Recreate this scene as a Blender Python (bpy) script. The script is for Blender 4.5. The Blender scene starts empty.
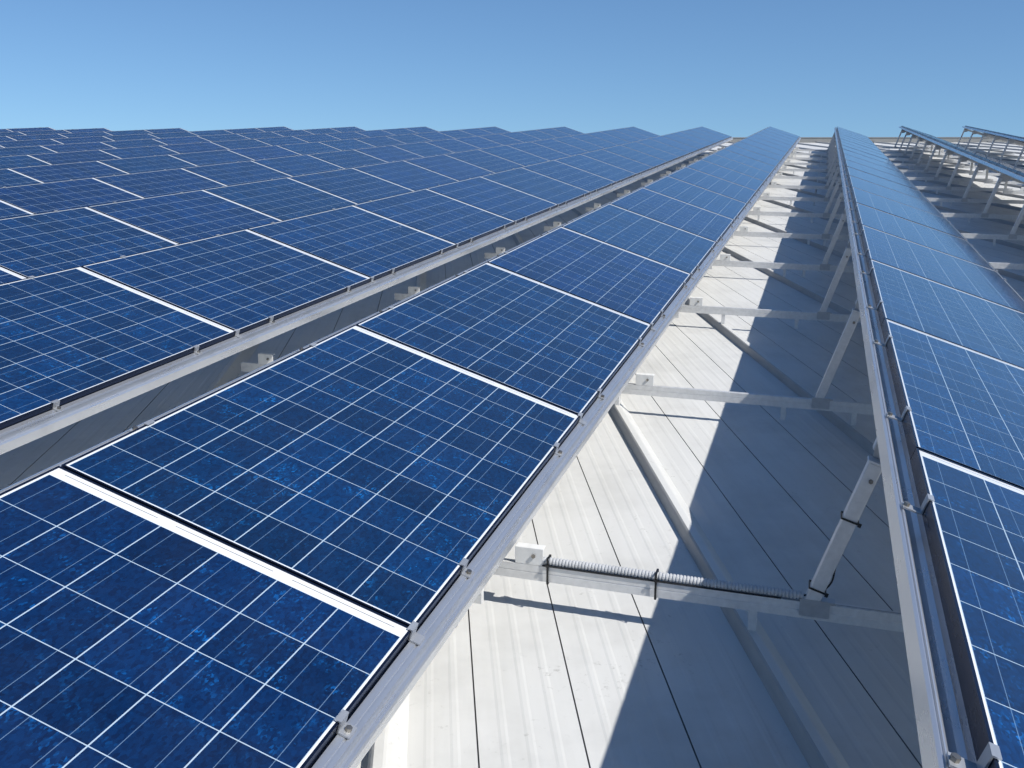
import bpy, bmesh, math, random
from mathutils import Matrix, Vector
random.seed(7)
sc = bpy.context.scene
COL = sc.collection

# ------------------------------------------------------------------ camera solution (roof coordinates, camera at the origin)
F, PITCH, YAW, ROLL = 1005.8, 0.27774, -0.29476, 0.00169
XA, ZL, TILT, DROW, PIT = -0.82614, -1.18811, 0.30587, 2.0670, 1.70442   # low edge of the central row, tilt, row spacing, panel pitch
W = 0.992
WC, WS = W*math.cos(TILT), W*math.sin(TILT)
ZH = ZL + WS
ROOFZ = -1.698
BARB, BARH, BARD = -1.578, 0.056, 0.024
BY, BD = 2.991, 2.3019
TH = math.atan(0.388)
RISE = Matrix.Rotation(math.radians(3.0), 4, 'X')      # the whole roof climbs gently away from the camera

cy, sy = math.cos(YAW), math.sin(YAW); cp, sp = math.cos(PITCH), math.sin(PITCH); cr, sr = math.cos(ROLL), math.sin(ROLL)
fwd = Vector((sy*cp, cy*cp, -sp)); right = Vector((cy, -sy, 0)); up = right.cross(fwd)
r2 = cr*right + sr*up; u2 = -sr*right + cr*up
def px(P):
    P = Vector(P); d = P.dot(fwd)
    if d < 0.05: return None
    return 512 + F*P.dot(r2)/d, 384 - F*P.dot(u2)/d

# ------------------------------------------------------------------ materials
def newmat(name):
    m = bpy.data.materials.new(name); m.use_nodes = True
    nt = m.node_tree; b = nt.nodes['Principled BSDF']
    return m, nt, b
class N:
    def __init__(s, nt): s.nt = nt
    def n(s, t, **k):
        x = s.nt.nodes.new(t)
        for a, v in k.items(): setattr(x, a, v)
        return x
    def put(s, sock, v):
        if hasattr(v, 'node') or isinstance(v, bpy.types.NodeSocket): s.nt.links.new(v, sock)
        else: sock.default_value = v
    def math(s, op, a, b=None, c=None):
        x = s.n('ShaderNodeMath', operation=op); s.put(x.inputs[0], a)
        if b is not None: s.put(x.inputs[1], b)
        if c is not None: s.put(x.inputs[2], c)
        return x.outputs[0]
    def mix(s, f, a, b):
        x = s.n('ShaderNodeMix', data_type='RGBA'); s.put(x.inputs[0], f); s.put(x.inputs[6], a); s.put(x.inputs[7], b)
        return x.outputs[2]
    def noise(s, vec, scale, detail=3, rough=.55):
        x = s.n('ShaderNodeTexNoise'); s.put(x.inputs['Vector'], vec); x.inputs['Scale'].default_value = scale
        x.inputs['Detail'].default_value = detail; x.inputs['Roughness'].default_value = rough
        return x.outputs[0]
    def ramp(s, v, lo, hi, a=0., b=1.):
        x = s.n('ShaderNodeMapRange'); s.put(x.inputs[0], v)
        for i, q in enumerate((lo, hi, a, b)): x.inputs[i+1].default_value = q
        return x.outputs[0]

def metal_mat(name, col, rough, metallic=1.0, var=.12, scale=40, bump=.02, rvar=.09):
    m, nt, b = newmat(name); q = N(nt)
    tc = q.n('ShaderNodeTexCoord').outputs['Object']
    mp = q.n('ShaderNodeMapping'); nt.links.new(tc, mp.inputs[0]); mp.inputs['Scale'].default_value = (1, .15, 1)
    n1 = q.noise(mp.outputs[0], scale); n2 = q.noise(tc, 6)
    dark = tuple(c*(1-var*2) for c in col)+(1,); lite = tuple(min(1, c*(1+var*.5)) for c in col)+(1,)
    c = q.mix(q.ramp(n1, .3, .7), dark, lite)
    c = q.mix(q.ramp(n2, .55, .8, 0, .35), c, tuple(x*.6 for x in col)+(1,))
    nt.links.new(c, b.inputs['Base Color'])
    b.inputs['Metallic'].default_value = metallic
    nt.links.new(q.ramp(n1, .2, .8, rough-rvar, rough+rvar), b.inputs['Roughness'])
    bp = q.n('ShaderNodeBump'); bp.inputs['Strength'].default_value = bump*5; bp.inputs['Distance'].default_value = .002
    nt.links.new(n1, bp.inputs['Height']); nt.links.new(bp.outputs[0], b.inputs['Normal'])
    return m
M_RAIL = metal_mat('rail_aluminium', (.66, .68, .71), .28, .75, var=.015, bump=0, scale=25, rvar=.02)
M_BAR = metal_mat('galvanised_bar', (.72, .72, .71), .42, .2, var=.06)
M_CLAMP = metal_mat('clamp_aluminium', (.52, .53, .54), .35, .6, var=.05)
M_FRAME = metal_mat('dark_frame', (.022, .034, .070), .28, .8, var=.06, bump=0)
M_DARK = metal_mat('black_plastic', (.012, .012, .013), .5, 0)
M_CONDUIT = metal_mat('grey_conduit', (.50, .51, .52), .45, 0, var=.04)
M_BOLT = metal_mat('bolt_steel', (.30, .28, .25), .4, .9)
M_BACK = metal_mat('white_backsheet', (.62, .62, .60), .5, 0, var=.03)
M_EDGE = metal_mat('grey_edge_flashing', (.22, .22, .21), .5, 0, var=.04)
M_CAP = metal_mat('white_cap', (.78, .78, .76), .45, 0, var=.04)

# roof sheets: off-white coated steel, dirty
def roof_mat():
    m, nt, b = newmat('white_roof_sheet'); q = N(nt)
    tc = q.n('ShaderNodeTexCoord').outputs['Object']
    mp = q.n('ShaderNodeMapping'); nt.links.new(tc, mp.inputs[0]); mp.inputs['Scale'].default_value = (1, .12, 1)
    streak = q.noise(mp.outputs[0], 9, 5, .6)
    blot = q.noise(tc, 2.2, 5, .62)
    fine = q.noise(tc, 38, 4, .7)
    c = q.mix(q.ramp(streak, .3, .75), (.66, .655, .625, 1), (.59, .585, .555, 1))
    c = q.mix(q.ramp(blot, .48, .72, 0, .6), c, (.47, .465, .44, 1))
    sp = q.math('MULTIPLY', q.ramp(fine, .60, .72), q.ramp(q.noise(tc, 3.1, 3), .52, .64))
    c = q.mix(q.math('MULTIPLY', sp, .6), c, (.24, .23, .20, 1))
    nt.links.new(c, b.inputs['Base Color'])
    b.inputs['Roughness'].default_value = .55
    bp = q.n('ShaderNodeBump'); bp.inputs['Strength'].default_value = .25; bp.inputs['Distance'].default_value = .004
    nt.links.new(blot, bp.inputs['Height']); nt.links.new(bp.outputs[0], b.inputs['Normal'])
    return m
M_ROOF = roof_mat()
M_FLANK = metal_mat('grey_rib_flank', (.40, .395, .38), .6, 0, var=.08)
M_GAP = metal_mat('roof_joint_seal', (.32, .315, .30), .8, 0)

LIP = .006
CM_S, CM_N, CM_F = .0055, .006, .040      # white margins: long sides, near end, far end
PL = PIT - .009                          # panel length
def cell_mat():
    m, nt, b = newmat('polycrystalline_cells'); q = N(nt)
    tc = q.n('ShaderNodeTexCoord').outputs['Object']
    sep = q.n('ShaderNodeSeparateXYZ'); nt.links.new(tc, sep.inputs[0])
    X, Y = sep.outputs[0], sep.outputs[1]       # X runs down the slope from the high edge, Y along the row
    rnd = q.n('ShaderNodeObjectInfo').outputs['Random']
    x0, y0 = LIP+CM_S, LIP+CM_N
    cw = (W-2*x0)/6; cl = (PL-y0-LIP-CM_F)/10
    u = q.math('DIVIDE', q.math('SUBTRACT', X, x0), cw); v = q.math('DIVIDE', q.math('SUBTRACT', Y, y0), cl)
    fu = q.math('FRACT', u); fv = q.math('FRACT', v)
    du = q.math('SUBTRACT', .5, q.math('ABSOLUTE', q.math('SUBTRACT', fu, .5)))
    dv = q.math('SUBTRACT', .5, q.math('ABSOLUTE', q.math('SUBTRACT', fv, .5)))
    g = .0015
    lu = q.math('LESS_THAN', du, g/cw); lv = q.math('LESS_THAN', dv, g*.85/cl)
    out = q.math('MAXIMUM', q.math('MAXIMUM', q.math('LESS_THAN', u, 0), q.math('GREATER_THAN', u, 6)),
                 q.math('MAXIMUM', q.math('LESS_THAN', v, 0), q.math('GREATER_THAN', v, 10)))
    white = q.math('MAXIMUM', q.math('MAXIMUM', lu, lv), out)
    # two bus bars per cell, running along the row
    bb = q.math('LESS_THAN', q.math('ABSOLUTE', q.math('SUBTRACT', q.math('ABSOLUTE', q.math('SUBTRACT', fu, .5)), .25)), (.0008/cw))
    # soldered ribbon strip in the wide white margin
    ribbon = q.math('MULTIPLY', q.math('LESS_THAN', q.math('ABSOLUTE', q.math('SUBTRACT', Y, PL-LIP-.016)), .0016),
                    q.math('GREATER_THAN', q.math('FRACT', q.math('ADD', q.math('DIVIDE', u, 2), .08)), .16))
    # crystals
    cell_id = q.n('ShaderNodeCombineXYZ')
    nt.links.new(q.math('ADD', q.math('FLOOR', u), q.math('MULTIPLY', rnd, 61)), cell_id.inputs[0]); nt.links.new(q.math('FLOOR', v), cell_id.inputs[1])
    nt.links.new(q.math('MULTIPLY', rnd, 37), cell_id.inputs[2])
    wn = q.n('ShaderNodeTexWhiteNoise'); nt.links.new(cell_id.outputs[0], wn.inputs['Vector'])
    off = q.n('ShaderNodeVectorMath', operation='SCALE'); nt.links.new(wn.outputs['Color'], off.inputs[0]); off.inputs['Scale'].default_value = 9
    add = q.n('ShaderNodeVectorMath', operation='ADD'); nt.links.new(tc, add.inputs[0]); nt.links.new(off.outputs[0], add.inputs[1])
    mp = q.n('ShaderNodeMapping'); nt.links.new(add.outputs[0], mp.inputs[0]); mp.inputs['Rotation'].default_value = (0, 0, .5); mp.inputs['Scale'].default_value = (1, .55, 1)
    vo = q.n('ShaderNodeTexVoronoi'); nt.links.new(mp.outputs[0], vo.inputs['Vector']); vo.inputs['Scale'].default_value = 125
    vs = q.n('ShaderNodeSeparateColor'); nt.links.new(vo.outputs['Color'], vs.inputs[0])
    crystal = vs.outputs[0]
    patch = q.noise(add.outputs[0], 15, 4, .65)
    A, B, Cc = (.0003, .0062, .036, 1), (.0008, .0225, .098, 1), (.003, .115, .40, 1)
    c = q.mix(q.ramp(crystal, 0, 1, .18, .82), A, B)
    wsep = q.n('ShaderNodeSeparateColor'); nt.links.new(wn.outputs['Color'], wsep.inputs[0])
    vo2 = q.n('ShaderNodeTexVoronoi'); nt.links.new(mp.outputs[0], vo2.inputs['Vector']); vo2.inputs['Scale'].default_value = 210
    v2 = q.n('ShaderNodeSeparateColor'); nt.links.new(vo2.outputs['Color'], v2.inputs[0])
    c = q.mix(q.math('MULTIPLY', q.ramp(v2.outputs[0], .55, 1), .5), c, B)
    hi = q.math('MULTIPLY', q.ramp(patch, .50, .66), q.ramp(v2.outputs[1], .62, .98))
    hi = q.math('MULTIPLY', hi, q.ramp(wsep.outputs[1], .1, .9, .25, 1))
    c = q.mix(q.math('MULTIPLY', hi, .75), c, Cc)
    # from cell to cell and panel to panel the tone shifts a little
    hs = q.n('ShaderNodeHueSaturation'); nt.links.new(c, hs.inputs['Color'])
    nt.links.new(q.math('MULTIPLY', q.ramp(wn.outputs[0], 0, 1, .74, 1.28), q.ramp(q.math('FRACT', q.math('MULTIPLY', rnd, 17.3)), 0, 1, .88, 1.14)), hs.inputs['Value'])
    pv = q.n('ShaderNodeTexWhiteNoise', noise_dimensions='1D'); nt.links.new(rnd, pv.inputs['W'])
    nt.links.new(q.ramp(pv.outputs[0], 0, 1, .491, .504), hs.inputs['Hue'])
    c = hs.outputs[0]
    c = q.mix(q.math('MULTIPLY', bb, .5), c, (.20, .32, .46, 1))
    lines = q.math('MULTIPLY', q.math('MAXIMUM', lu, lv), q.math('SUBTRACT', 1, out))
    c = q.mix(lines, c, (.40, .50, .58, 1)); c = q.mix(out, c, (.74, .75, .75, 1))
    c = q.mix(ribbon, c, (.28, .27, .25, 1))
    # thin film of dust on the glass
    dust = q.noise(tc, 5, 5, .65)
    c = q.mix(q.ramp(dust, .35, .8, .001, .014), c, (.42, .44, .44, 1))
    # a few dried splashes and droppings
    addp = q.n('ShaderNodeVectorMath', operation='ADD'); nt.links.new(tc, addp.inputs[0])
    pr = q.n('ShaderNodeCombineXYZ'); nt.links.new(q.math('MULTIPLY', rnd, 91), pr.inputs[0]); nt.links.new(q.math('MULTIPLY', rnd, 47), pr.inputs[1]); nt.links.new(pr.outputs[0], addp.inputs[1])
    sv = q.n('ShaderNodeTexVoronoi'); nt.links.new(addp.outputs[0], sv.inputs['Vector']); sv.inputs['Scale'].default_value = 2.1
    ss = q.n('ShaderNodeSeparateColor'); nt.links.new(sv.outputs['Color'], ss.inputs[0])
    wob = q.noise(tc, 90, 2)
    spot = q.math('LESS_THAN', q.math('ADD', sv.outputs['Distance'], q.math('MULTIPLY', wob, .02)), q.ramp(ss.outputs[0], .82, 1.0, .0, .032))
    c = q.mix(q.math('MULTIPLY', spot, .7), c, (.52, .52, .48, 1))
    nt.links.new(c, b.inputs['Base Color'])
    nt.links.new(q.ramp(dust, .3, .8, .05, .11), b.inputs['Coat Roughness'])
    b.inputs['Roughness'].default_value = .30
    b.inputs['Specular IOR Level'].default_value = .15
    b.inputs['Coat Weight'].default_value = 1.0
    b.inputs['Coat IOR'].default_value = 1.48
    return m
M_CELL = cell_mat()

# ------------------------------------------------------------------ mesh helpers
def link(name, bm, mats, parent=None, smooth=False, bevel=0):
    me = bpy.data.meshes.new(name)
    bmesh.ops.recalc_face_normals(bm, faces=bm.faces)
    bm.to_mesh(me); bm.free()
    for m in (mats if isinstance(mats, (list, tuple)) else [mats]): me.materials.append(m)
    if smooth:
        for p in me.polygons: p.use_smooth = True
    o = bpy.data.objects.new(name, me); COL.objects.link(o)
    if parent: o.parent = parent
    if bevel:
        md = o.modifiers.new('bevel', 'BEVEL'); md.width = bevel; md.segments = 2; md.limit_method = 'ANGLE'
    return o
def box(bm, x0, x1, y0, y1, z0, z1, M=None, mi=0):
    vs = [bm.verts.new((x, y, z)) for x in (x0, x1) for y in (y0, y1) for z in (z0, z1)]
    for f in ((0,1,3,2),(4,6,7,5),(0,4,5,1),(2,3,7,6),(0,2,6,4),(1,5,7,3)):
        bm.faces.new([vs[i] for i in f]).material_index = mi
    if M: bmesh.ops.transform(bm, matrix=M, verts=vs)
    return vs
def extrude_y(bm, poly, y0, y1, mi=0):
    a = [bm.verts.new((x, y0, z)) for x, z in poly]; b = [bm.verts.new((x, y1, z)) for x, z in poly]
    n = len(poly)
    for i in range(n): bm.faces.new((a[i], a[(i+1) % n], b[(i+1) % n], b[i])).material_index = mi
    bm.faces.new(a[::-1]).material_index = mi; bm.faces.new(b).material_index = mi
def cyl(bm, p, axis, r, h, seg=8):
    M = Matrix.Translation(p) @ Vector(axis).to_track_quat('Z', 'Y').to_matrix().to_4x4()
    bmesh.ops.create_cone(bm, cap_ends=True, segments=seg, radius1=r, radius2=r, depth=h, matrix=M)
def empty(name, loc, label, cat, group=None, rot=None):
    o = bpy.data.objects.new(name, None); COL.objects.link(o); o.location = loc
    o.empty_display_size = .1
    if rot: o.rotation_euler = rot
    o['label'] = label; o['category'] = cat
    if group: o['group'] = group
    return o
def tag(o, label, cat, group=None, kind=None):
    if label: o['label'] = label
    if cat: o['category'] = cat
    if group: o['group'] = group
    if kind: o['kind'] = kind
    return o
def copy_tree(o, parent=None):
    c = o.copy(); COL.objects.link(c)
    if parent: c.parent = parent
    for ch in list(o.children): copy_tree(ch, c)
    return c
ORD = ['', 'first', 'second', 'third', 'fourth', 'fifth', 'sixth', 'seventh', 'eighth', 'ninth', 'tenth', 'eleventh', 'twelfth', 'thirteenth',
       'fourteenth', 'fifteenth', 'sixteenth', 'seventeenth', 'eighteenth', 'nineteenth', 'twentieth', 'twenty-first', 'twenty-second', 'twenty-third', 'twenty-fourth']

# ------------------------------------------------------------------ roof of the building
cT, sT = math.cos(TH), math.sin(TH)
def roof_pt(a, l, z): return Vector((a*cT - l*sT, a*sT + l*cT, z))    # a across the ribs, l along them
A0, A1, L0, L1 = -30.0, 34.0, -9.0, 39.6
CSP = .3125*cT
prof = []     # (a, z, material of the face that starts here)
j0 = int((A0 - .405*cT)/CSP); a = A0
prof.append((A0, ROOFZ, 0))
j = j0
while True:
    s = .405*cT + j*CSP
    if s > A1 - .4: break
    if s > A0 + .05:
        # position j = 2 mod 4 carries the tall standing rib, the others a narrow joint
        if (j - 2) % 4 == 0:
            c = 1.09*cT + (j-2)//4*1.25*cT
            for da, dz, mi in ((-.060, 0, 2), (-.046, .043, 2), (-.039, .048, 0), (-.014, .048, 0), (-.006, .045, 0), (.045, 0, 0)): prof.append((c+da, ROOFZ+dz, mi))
        else:
            prof.append((s-.0024, ROOFZ, 1)); prof.append((s-.0014, ROOFZ-.009, 1)); prof.append((s+.0014, ROOFZ-.009, 1)); prof.append((s+.0024, ROOFZ, 0))
        for q in (1, 2, 3):      # shallow swages between the joints
            if q == 1 and (j-2) % 4 == 0: continue
            m = s + CSP*q/4 + (0.012 if (j-2) % 4 == 0 else 0)
            for da, dz in ((-.014, 0), (-.006, .0010), (.006, .0010), (.014, 0)): prof.append((m+da, ROOFZ+dz, 0))
    j += 1
prof.append((A1, ROOFZ, 0))
bm = bmesh.new()
NSEG = 80        # short lengths keep ray tracing quick
prev = top0 = [bm.verts.new(roof_pt(a, L0, z)) for a, z, _ in prof]
for h in range(1, NSEG+1):
    cur = [bm.verts.new(roof_pt(a, L0+(L1-L0)*h/NSEG, z)) for a, z, _ in prof]
    for i in range(len(prof)-1):
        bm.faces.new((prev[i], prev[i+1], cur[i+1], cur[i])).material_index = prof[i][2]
    prev = cur
top1 = prev
b0 = [bm.verts.new(roof_pt(a, L0, ROOFZ-.12)) for a in (A0, A1)]; b1 = [bm.verts.new(roof_pt(a, L1, ROOFZ-.12)) for a in (A0, A1)]
bm.faces.new((b0[0], b1[0], b1[1], b0[1]))
bm.faces.new([b0[0], b0[1]] + top0[::-1]); bm.faces.new([b1[1], b1[0]] + top1)
building = empty('industrial_building', (0, 0, 0), 'low building whose white ribbed metal roof carries the solar panel rows', 'building')
# the local Y axis of the roof object runs along the ribs so that dirt streaks follow them
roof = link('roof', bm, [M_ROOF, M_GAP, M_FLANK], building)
RZ = Matrix.Rotation(TH, 4, 'Z')
roof.data.transform(RZ.inverted()); roof.matrix_local = RZ
bm = bmesh.new()
extr = [(0, -.10), (.26, -.10), (.26, .185), (.28, .185), (.28, .20), (-.02, .20), (-.02, .185), (0, .185)]
va = [bm.verts.new(roof_pt(A0-.02, L1+.003+l, ROOFZ+z)) for l, z in extr]; vb = [bm.verts.new(roof_pt(A1+.02, L1+.003+l, ROOFZ+z)) for l, z in extr]
for i in range(8): bm.faces.new((va[i], va[(i+1) % 8], vb[(i+1) % 8], vb[i]))
bm.faces.new(va[::-1]); bm.faces.new(vb)
link('roof_edge', bm, M_EDGE, building)

# walls stand plumb below the sloping roof (world coordinates undone by RISE at the end)
bm = bmesh.new()
inv = RISE.inverted()
cs = [roof_pt(a, l, ROOFZ-.13) for a, l in ((A0+.2, L0+.2), (A1-.2, L0+.2), (A1-.2, L1-.1), (A0+.2, L1-.1))]
tp = [bm.verts.new(c) for c in cs]; bt = []
for c in cs:
    wv = RISE @ c; wv.z = -10.5; bt.append(bm.verts.new(inv @ wv))
for i in range(4): bm.faces.new((tp[i], tp[(i+1) % 4], bt[(i+1) % 4], bt[i]))
link('wall', bm, M_BAR, building)

# ------------------------------------------------------------------ one solar panel (origin: near corner of the high edge, X down the slope, Y along the row)
def clamp_bm(bm, y, side):      # side -1 high edge, +1 low edge
    e = 0 if side < 0 else W
    def X(a, b): return (e+side*a, e+side*b) if side > 0 else (e-b, e-a)
    w = .018 if side > 0 else .016
    x0, x1 = X(-.010, .0045); box(bm, x0, x1, y-w, y+w, .0015, .0045)          # tongue over the frame
    d = -.0405 if side < 0 else -.0255
    x0, x1 = X(.0012, .0045); box(bm, x0, x1, y-w, y+w, d, .0015)          # riser
    x0, x1 = X(.0045, .030 if side > 0 else .046); box(bm, x0, x1, y-w, y+w, d, d+.004)          # foot
    return (e+side*(.018 if side > 0 else .038), y)
def make_panel():
    t = empty('solar_module', (0, 0, 0), 'x', 'solar panel')
    bm = bmesh.new()
    o = [(0, 0), (W, 0), (W, PL), (0, PL)]; i_ = [(LIP, LIP), (W-LIP, LIP), (W-LIP, PL-LIP), (LIP, PL-LIP)]
    OT = [bm.verts.new((x, y, 0)) for x, y in o]; IT = [bm.verts.new((x, y, 0)) for x, y in i_]
    IB = [bm.verts.new((x, y, -.006)) for x, y in i_]; OB = [bm.verts.new((x, y, -.040)) for x, y in o]
    i2 = [(.028, .028), (W-.028, .028), (W-.028, PL-.028), (.028, PL-.028)]
    BB = [bm.verts.new((x, y, -.040)) for x, y in i2]; BT = [bm.verts.new((x, y, -.038)) for x, y in i2]; 
    i3 = [(.003, .003), (W-.003, .003), (W-.003, PL-.003), (.003, PL-.003)]
    CT = [bm.verts.new((x, y, -.038)) for x, y in i3]; CU = [bm.verts.new((x, y, -.010)) for x, y in i3]
    for k in range(4):
        n = (k+1) % 4
        for a_, b_ in ((OT, IT), (IT, IB), (OB, OT), (BB, OB), (BT, BB), (CT, BT), (CU, CT)):
            bm.faces.new((a_[k], a_[n], b_[n], b_[k]))
    box(bm, .01, W-.01, PL-.015, PL+.025, -.0422, -.0405)         # added plate under the joint, stops sun streaks through the gap
    link('panel_frame', bm, M_FRAME, t)
    bm = bmesh.new()
    c = [bm.verts.new((x, y, -.0018)) for x, y in ((LIP, LIP), (W-LIP, LIP), (W-LIP, PL-LIP), (LIP, PL-LIP))]
    bm.faces.new(c)
    link('solar_cells', bm, M_CELL, t)
    bm = bmesh.new()
    box(bm, LIP+.001, W-LIP-.001, LIP+.001, PL-LIP-.001, -.0085, -.0045)
    link('backsheet', bm, M_BACK, t)
    bm = bmesh.new(); box(bm, .07, .17, PL*.45, PL*.45+.13, -.030, -.0087)
    link('junction_box', bm, M_DARK, t, bevel=.003)
    for side, ys in ((1, (.35, 1.33)), (-1, (.35, 1.33))):
        for y in ys:
            bm = bmesh.new(); bx, by_ = clamp_bm(bm, y, side); cl = link('clamp', bm, M_CLAMP, t)
            bm = bmesh.new(); cyl(bm, (bx, by_, -.033 if side < 0 else -.018), (0, 0, 1), .0075, .009, 6); link('bolt', bm, M_BOLT, cl)
    bm = bmesh.new(); clamp_bm(bm, PL+.0045, 1)
    link('clamp', bm, M_CLAMP, t)
    return t
panel0 = make_panel(); panel_used = False
YEND = lambda x: 35.6 + .46*x
PH = {-4: .9, -3: .35, -2: 1.15, -1: 2.7247 % PIT, 0: 1.9425 % PIT, 1: 4.5393 % PIT, 2: (4.5393+2.603) % PIT, 3: (4.5393+5.265) % PIT, 4: (4.5393+6.224) % PIT,
      5: (4.5393+8.877) % PIT, 6: (4.5393+11.52) % PIT, 7: (4.5393+14.203) % PIT, 8: (4.5393+16.855) % PIT, 9: (4.5393+19.505) % PIT, 10: .3, 11: .1, 12: .9}
def rowname(k):
    if k == 0: return 'in the central row'
    if k == 1: return 'in the row next left of the central one'
    if k > 1: return 'in the %s row left of the central one' % ORD[k]
    if k == -1: return 'in the row right of the bare roof'
    return 'in the %s row right of bare roof' % ORD[-k]
def inframe(pts, m=0):
    q = [px(p) for p in pts]; q = [v for v in q if v]
    if not q: return False
    return max(v[0] for v in q) > -m and min(v[0] for v in q) < 1024+m and max(v[1] for v in q) > 0 and min(v[1] for v in q) < 768+m
rows = {}
for k in range(-4, 13):
    xh = XA - WC - k*DROW
    ye = YEND(xh); ys = []
    y = PH[k] - PIT*4
    while y + PIT < ye + .9:
        ys.append(y); y += PIT
    vis = []; hid = []
    for y in ys:
        c = [(xh, y, ZH), (xh, y+PL, ZH), (xh+WC, y, ZL), (xh+WC, y+PL, ZL)]
        # finer sampling so that long panels crossing the border count
        c += [(xh+WC*i/4, y+PL*j/6, ZH-WS*i/4) for i in range(5) for j in range(7)]
        q = [px(p) for p in c]
        if any(v and -4 < v[0] < 1028 and -4 < v[1] < 772 for v in q): vis.append(y)
        elif inframe(c, 200) or (k in (-1, 0) and y > -3.5): hid.append(y)
    if not vis: continue
    hid = [y for y in hid if y < vis[0]]
    rows[k] = (xh, (hid+vis)[0], vis[-1]+PL, len(vis))
    for n, y in enumerate(hid + vis):
        if not panel_used: t = panel0; panel_used = True
        else: t = copy_tree(panel0)
        t.location = (xh, y, ZH + random.uniform(-.0005, .0005)); t.rotation_euler = (random.uniform(-.0004, .0004), TILT + random.uniform(-.0012, .0012), random.uniform(-.0005, .0005))
        if n >= len(hid): lab = 'blue solar panel, %s nearest %s' % (ORD[n-len(hid)+1], rowname(k))
        else: lab = 'unseen blue solar panel, %s before nearest %s' % (ORD[len(hid)-n], rowname(k))
        t['label'] = lab; t['group'] = 'solar panels in tilted rows on the roof'

# ------------------------------------------------------------------ aluminium rails under both edges of every row
def rail_poly(side):
    # (s, n): s outward from the panel edge (positive = outside), n below the panel plane
    P = [(.058, -.046), (.058, -.090), (.050, -.090), (.050, -.087), (-.020, -.087), (-.020, -.090), (-.030, -.090), (-.030, -.0435), (-.006, -.0435), (-.006, -.070), (.004, -.078), (.026, -.078), (.034, -.070),
         (.036, -.056), (.038, -.047), (.043, -.043), (.046, -.043), (.047, -.047), (.051, -.047), (.052, -.043)]
    if side > 0:
        P = [(.058, -.047), (.058, -.090), (.050, -.090), (.050, -.087), (-.020, -.087), (-.020, -.090), (-.030, -.090), (-.030, -.0435), (.0015, -.0435), (.0035, -.026),
             (.020, -.026), (.021, -.029), (.025, -.029), (.026, -.026), (.036, -.026), (.038, -.043), (.041, -.047), (.046, -.047), (.048, -.043), (.054, -.043)]
    out = []
    for s, n in P:
        X = -s if side < 0 else W + s
        out.append((X*math.cos(TILT) + n*math.sin(TILT), -X*math.sin(TILT) + n*math.cos(TILT)))
    return out
for k, (xh, y0, y1, nv) in rows.items():
    for side in (-1, 1):
        if k > 9: continue
        bm = bmesh.new(); extrude_y(bm, rail_poly(side), y0-.15, y1+.12)
        o = link('mounting_rail', bm, M_RAIL); o.location = (xh, 0, ZH)
        tag(o, 'silver rail under the %s edge, %s' % ('raised' if side < 0 else 'lower', rowname(k)), 'rail', 'aluminium rails along the panel rows')

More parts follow.
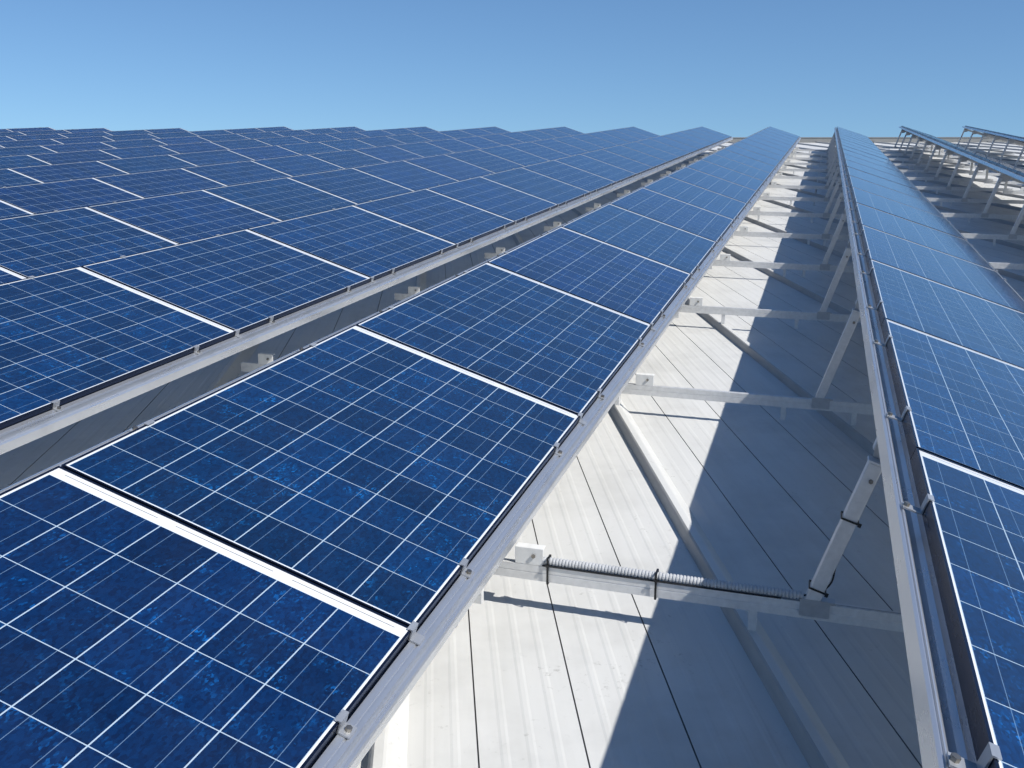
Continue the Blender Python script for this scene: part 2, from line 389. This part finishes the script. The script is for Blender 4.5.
# ------------------------------------------------------------------ mounting frames: cross bar on the roof ribs, raised post, bracket, inclined beam
PXT, PZT = -.074, -.165            # post top relative to the high edge
def make_frame():
    # origin: on the roof under the high edge of the row, at the near face of the bar
    t = empty('mounting_support', (0, 0, 0), 'x', 'mounting frame')
    zr = BARB - ROOFZ                                            # bar underside above the roof
    xl = -(DROW - WC)                                            # low edge of the neighbouring row
    bm = bmesh.new()
    # hollow rolled profile with lips
    poly = [(0, 0), (BARD, 0), (BARD, BARH), (BARD*.62, BARH), (BARD*.62, BARH-.006), (BARD*.38, BARH-.006), (BARD*.38, BARH), (0, BARH), (0, BARH*.55), (.0015, BARH*.52), (0, BARH*.49)]
    va = [bm.verts.new((xl-.34, y, zr+z)) for y, z in poly]; vb = [bm.verts.new((WC-.12, y, zr+z)) for y, z in poly]
    n = len(poly)
    for i in range(n): bm.faces.new((va[i], va[(i+1) % n], vb[(i+1) % n], vb[i]))
    bm.faces.new(va[::-1]); bm.faces.new(vb)
    link('cross_bar', bm, M_BAR, t)
    zt = zr + BARH
    # raised post leaning towards the panels
    zr0 = ROOFZ
    top = Vector((PXT+.0, .018, ZH+PZT+.015-ROOFZ)); bot = Vector((-.222, .018, zt+.001))
    ax = (top-bot).normalized(); L = (top-bot).length
    R = Matrix.Translation(bot) @ Matrix.Rotation(math.atan2(ax.x, ax.z), 4, 'Y')
    bm = bmesh.new()
    box(bm, -.022, .022, -.020, .020, .004, L-.006, R)
    p = link('rear_post', bm, M_BAR, t, bevel=.003)
    bm = bmesh.new(); box(bm, -.026, .026, -.022, .022, L-.006, L+.002, R)
    link('end_cap', bm, M_CAP, p, bevel=.002)
    bm = bmesh.new(); cyl(bm, R @ Vector((.006, -.022, L-.06)), (0, 1, 0), .007, .006, 6); link('bolt', bm, M_BOLT, p)
    # foot plate
    bm = bmesh.new(); box(bm, bot.x-.035, bot.x+.055, -.004, -.001, zt-.045, zt+.012); box(bm, bot.x+.028, bot.x+.07, .002, .034, zt+.001, zt+.008)
    link('foot_bracket', bm, M_CLAMP, t)
    # plate tying the post to the rail and beam
    bm = bmesh.new()
    zz = ZH-ROOFZ
    poly = [(PXT-.005, zz-.20), (.03, zz-.19), (.06, zz-.135), (-.03, zz-.098), (PXT-.004, zz-.105), (PXT-.010, zz-.14)]
    va = [bm.verts.new((x, .0385, z)) for x, z in poly]; vb = [bm.verts.new((x, .0425, z)) for x, z in poly]; n = 6
    for i in range(n): bm.faces.new((va[i], va[(i+1) % n], vb[(i+1) % n], vb[i]))
    bm.faces.new(va[::-1]); bm.faces.new(vb)
    link('rail_bracket', bm, M_CLAMP, t)
    # inclined beam below the rails
    bm = bmesh.new()
    T = Matrix.Translation((0, 0, zz)) @ Matrix.Rotation(TILT, 4, 'Y')
    box(bm, -.045, W+.03, .044, .080, -.145, -.091, T)
    link('inclined_beam', bm, M_BAR, t, bevel=.002)
    # packing shoe where the bar rests on the roof ribs is part of the bar; front bracket of the neighbouring row
    fb = bmesh.new()
    box(fb, xl-.070, xl+.028, .0, .004, zt+.0005, zt+.062); box(fb, xl-.070, xl+.028, .0042, .034, zt+.0585, zt+.062)
    box(fb, xl-.068, xl-.038, .0042, .034, zt+.0005, zt+.058)
    b = link('front_bracket', fb, M_CAP, t, bevel=.0012)
    bm = bmesh.new(); cyl(bm, (xl-.005, -.003, zt+.034), (0, 1, 0), .007, .007, 6); link('bolt', bm, M_BOLT, b)
    up_ = bmesh.new(); box(up_, xl-.33, xl-.29, .0, .024, zt+.0005, ZL-.0985-ROOFZ+.000)
    link('front_upright', up_, M_BAR, t, bevel=.002)
    # cable ties
    return t
frame0 = make_frame(); fused = False
def gapname(k):
    if k == 0: return 'under the broad central row'
    return rowname(k).replace('in the', 'under the')
STN = {-1: (BY, BD), 0: (.48, 2.3), -2: (12.82-2.27*5, 2.27), -3: (1.0, 2.27), -4: (.4, 2.27)}
nearest_frames = {}
for k, (s0, ds) in STN.items():  # stations
    if k not in rows: continue
    xh, y0, y1, nv = rows[k]
    i = 0; cnt = 0
    while True:
        y = s0 + i*ds; i += 1
        if y > y1 - .02: break
        if y < -1.2: continue
        bar = [(xh-(DROW-WC)+(DROW+.3)*q/8-.1, y, BARB) for q in range(9)]
        visb = any(v and 0 <= v[0] <= 1024 and 0 <= v[1] <= 768 for v in (px(p) for p in bar))
        if not visb and (y < .2 or not inframe(bar, 160)): continue
        if not fused: t = frame0; fused = True
        else: t = copy_tree(frame0)
        t.location = (xh, y, ROOFZ)
        if k == 0:
            for ch in list(t.children):
                if ch.name.startswith('front_upright'): bpy.data.objects.remove(ch); continue
                if ch.name.startswith('front_bracket'): ch.location = (-.15, 0, 0)
        if visb:
            cnt += 1
            if k == 0: lab = 'pale grey cross bar, %s nearest in the gap left of the central row' % ORD[cnt]
            elif k == -1: lab = 'pale grey frame with slanted post, %s nearest on the bare roof strip' % ORD[cnt]
            else: lab = 'grey frame with slanted post, %s nearest %s' % (ORD[cnt], gapname(k))
        else: lab = 'pale grey frame out of view %s' % gapname(k)
        t['label'] = lab; t['group'] = 'mounting frames under the panel rows'
        if k == -1 and visb and cnt == 1: nearest = t
        # grey shoes clamping the bar to each roof rib it crosses
        for m in range(-30, 40):
            c = 1.09 + m*1.25
            x = c - .388*(y + BARD/2)
            if xh-(DROW-WC)-.18 < x < xh + .35 and k in (-1, 0, -2):
                bm = bmesh.new()
                xx = x - xh
                box(bm, xx-.040, xx-.014, .003, BARD-.002, .0485, BARB-ROOFZ-.0008)
                o = link('rib_shoe', bm, M_BAR, t)

# black cable ties and corrugated conduit on the nearest frame
def add_tie(bm, x0, x1, y0, y1, z0, z1, w=.0045, th=.0022):
    box(bm, x0, x1, y0-th, y0, z0-th, z1+th); box(bm, x0, x1, y1, y1+th, z0-th, z1+th)
    box(bm, x0, x1, y0, y1, z1, z1+th); box(bm, x0, x1, y0, y1, z0-th, z0)
bar_top = BARB + BARH
cx0, cx1 = -.80, .045
cyy = BY + .013
con = empty('cable_conduit', (cx0, cyy, bar_top), 'ribbed light grey corrugated conduit strapped along the nearest cross bar', 'conduit')
bm = bmesh.new()
seg = 14; rings = []
x = 0.0; pitch = .0112
prof2 = []
while x < cx1-cx0:
    prof2 += [(x, .0115), (x+.0020, .0148), (x+.0066, .0148), (x+.0086, .0115)]
    x += pitch
for x, r in prof2:
    sag = .0009*math.sin(x*9)
    rings.append([bm.verts.new((x, r*math.cos(2*math.pi*i/seg), .0158 + sag + r*math.sin(2*math.pi*i/seg))) for i in range(seg)])
for a_, b_ in zip(rings, rings[1:]):
    for i in range(seg): bm.faces.new((a_[i], a_[(i+1) % seg], b_[(i+1) % seg], b_[i]))
bm.faces.new(rings[0][::-1]); bm.faces.new(rings[-1])
link('corrugated_tube', bm, M_CONDUIT, con)
for tx in (.020, .385):
    bm = bmesh.new()
    add_tie(bm, tx-.0035, tx+.0035, -.0195, .0145, -BARH-.002, .0315)
    box(bm, tx-.005, tx+.005, -.026, -.0217, .004, .012)
    link('cable_tie', bm, M_DARK, con)
# the solar cable: leaves the tube, climbs the post and runs along behind the rail
def tube(name, pts, r, mat, parent=None, seg=8):
    cu = bpy.data.curves.new(name, 'CURVE'); cu.dimensions = '3D'; cu.bevel_depth = r; cu.bevel_resolution = 2
    s = cu.splines.new('NURBS'); s.points.add(len(pts)-1)
    for p, c in zip(s.points, pts): p.co = (*c, 1)
    s.use_endpoint_u = True; s.order_u = 3; cu.resolution_u = 6
    tmp = bpy.data.objects.new(name, cu); COL.objects.link(tmp)
    dg = bpy.context.evaluated_depsgraph_get(); me = bpy.data.meshes.new_from_object(tmp.evaluated_get(dg))
    bpy.data.objects.remove(tmp)
    me.materials.append(mat)
    for p in me.polygons: p.use_smooth = True
    o = bpy.data.objects.new(name, me); COL.objects.link(o)
    if parent: o.parent = parent
    return o
bxh = rows[-1][0]
tube('cable', [(.0, -.0145, .0035), (.2, -.015, .0032), (.5, -.0145, .003), (.78, -.0145, .0035)], .0028, M_DARK, con)
cab = tube('solar_cable', [(cx1-.01, cyy, bar_top+.014), (cx1+.03, cyy+.012, bar_top+.016), (bxh-.165, BY+.036, bar_top+.05), (bxh-.160, BY+.040, bar_top+.12), (bxh-.155, BY+.042, bar_top+.16)], .003, M_DARK)
tag(cab, 'short black cable end behind the foot of the closest slanted post', 'cable')
# ties round the post of the nearest frame
top = Vector((PXT, .018, ZH+PZT+.015-ROOFZ)); bot = Vector((-.222, .018, BARB-ROOFZ+BARH+.001)); ax = (top-bot).normalized()
Rp = Matrix.Translation(bot) @ Matrix.Rotation(math.atan2(ax.x, ax.z), 4, 'Y')
for h, e in ((.045, 0), (.30, .004)):
    bm = bmesh.new(); add_tie(bm, -.0275, .0275, -.023, .027, h, h+.004)
    bmesh.ops.delete(bm, geom=[], context='VERTS')
    bm.free(); bm = bmesh.new()
    box(bm, -.0275, .0275, -.0245, -.0215, h, h+.0055); box(bm, -.0275, .0275, .0275, .030, h, h+.0055)
    box(bm, -.0275, -.0248, -.0215, .0275, h, h+.0055); box(bm, .0248, .0275, -.0215, .0275, h, h+.0055)
    box(bm, .024, .034, -.030, -.0245, h-.003, h+.009)
    bmesh.ops.transform(bm, matrix=Rp, verts=bm.verts)
    link('cable_tie', bm, M_DARK, nearest)

# cables clipped in the channel behind the raised rails (seen as dark runs beside the right-hand row)
def rail_cable(k, s, n, r, lab, off):
    xh, y0, y1, nv = rows[k]
    pts = []; y = y0
    while y < min(y1, 30):
        X = -s; nn = n - .012*abs(math.sin((y+off)*1.85))
        pts.append((xh + X*math.cos(TILT) + nn*math.sin(TILT), y, ZH - X*math.sin(TILT) + nn*math.cos(TILT))); y += .28
    o = tube('string_cable', pts, r, M_DARK); tag(o, lab, 'cable', 'black string cables under the panel rows')
#rail_cable(-1, -.05, -.105, .0035, 'black string cable sagging under the raised edge of the row right of bare roof', .3)

# cable union / grey cable duct crossing on the roof under the right-hand row
# ------------------------------------------------------------------ surroundings below the building
def ground_mat():
    m, nt, b = newmat('dry_ground'); q = N(nt)
    tc = q.n('ShaderNodeTexCoord').outputs['Object']
    c = q.mix(q.ramp(q.noise(tc, .02, 6), .4, .6), (.10, .11, .06, 1), (.22, .19, .14, 1))
    c = q.mix(q.ramp(q.noise(tc, .4, 6), .4, .7, 0, .5), c, (.13, .12, .10, 1))
    nt.links.new(c, b.inputs['Base Color']); b.inputs['Roughness'].default_value = .9
    return m
bm = bmesh.new()
bmesh.ops.create_grid(bm, x_segments=8, y_segments=8, size=4000)
g = link('ground', bm, ground_mat()); g.location = (0, 0, -10.5); g['kind'] = 'structure'

# ------------------------------------------------------------------ lift the roof plane to its slope
for o in [o for o in COL.objects if o.parent is None and o.name != 'ground']:
    bpy.context.view_layer.update() if False else None
    lm = Matrix.LocRotScale(o.location, o.rotation_euler, o.scale)
    o.matrix_world = RISE @ lm

# ------------------------------------------------------------------ camera
cam = bpy.data.cameras.new('camera'); co = bpy.data.objects.new('camera', cam); COL.objects.link(co)
cam.sensor_width = 36; cam.lens = F/1024*36; cam.clip_start = .02; cam.clip_end = 9000
Mc = Matrix(((r2.x, u2.x, -fwd.x, 0), (r2.y, u2.y, -fwd.y, 0), (r2.z, u2.z, -fwd.z, 0), (0, 0, 0, 1)))
co.matrix_world = RISE @ Mc
sc.camera = co

# ------------------------------------------------------------------ light
S = (RISE.to_3x3() @ Vector((.847, -.25, 1.0))).normalized()
sun = bpy.data.lights.new('sun', 'SUN'); sun.energy = 5.0; sun.angle = math.radians(.53); sun.color = (1.0, .97, .925)
so = bpy.data.objects.new('sun', sun); COL.objects.link(so); so.rotation_euler = S.to_track_quat('Z', 'Y').to_euler(); so.location = S*30
w = bpy.data.worlds.new('World'); sc.world = w; w.use_nodes = True
nt = w.node_tree; bg = nt.nodes['Background']
sky = nt.nodes.new('ShaderNodeTexSky'); sky.sky_type = 'NISHITA'; sky.sun_disc = False
sky.sun_elevation = math.asin(S.z); sky.sun_rotation = math.atan2(S.x, S.y)
sky.air_density = 1.0; sky.dust_density = .35; sky.ozone_density = 2.2; sky.altitude = 100
geo = nt.nodes.new('ShaderNodeTexCoord'); mpw = nt.nodes.new('ShaderNodeMapping'); mpw.inputs['Location'].default_value = (0, 0, .095)
nt.links.new(geo.outputs['Generated'], mpw.inputs[0]); nrm = nt.nodes.new('ShaderNodeVectorMath'); nrm.operation = 'NORMALIZE'
nt.links.new(mpw.outputs[0], nrm.inputs[0]); nt.links.new(nrm.outputs[0], sky.inputs[0])
tint = nt.nodes.new('ShaderNodeMix'); tint.data_type = 'RGBA'; tint.blend_type = 'MULTIPLY'; tint.inputs[0].default_value = 1
nt.links.new(sky.outputs[0], tint.inputs[6]); tint.inputs[7].default_value = (.69, .905, 1.10, 1)
nt.links.new(tint.outputs[2], bg.inputs[0]); bg.inputs[1].default_value = .105
vs = sc.view_settings; vs.view_transform = 'Standard'; vs.look = 'None'; vs.gamma = 1; vs.use_curve_mapping = False; vs.exposure = 0.06
sc.display_settings.display_device = 'sRGB'
print('panels', sum(1 for o in COL.objects if o.name.startswith('solar_module')), 'objects', len(COL.objects), rows)

cy_ = sc.cycles
cy_.max_bounces = 4; cy_.diffuse_bounces = 2; cy_.glossy_bounces = 2; cy_.transmission_bounces = 0; cy_.volume_bounces = 0
cy_.caustics_reflective = False; cy_.caustics_refractive = False
cy_.use_adaptive_sampling = True; cy_.adaptive_threshold = .03
sc.cycles.debug_use_spatial_splits = True

for o in COL.objects:
    if o.parent is None and 'label' in o and len(o['label'].replace('-', ' ').split()) > 15: print('LONG', o.name, o['label'])
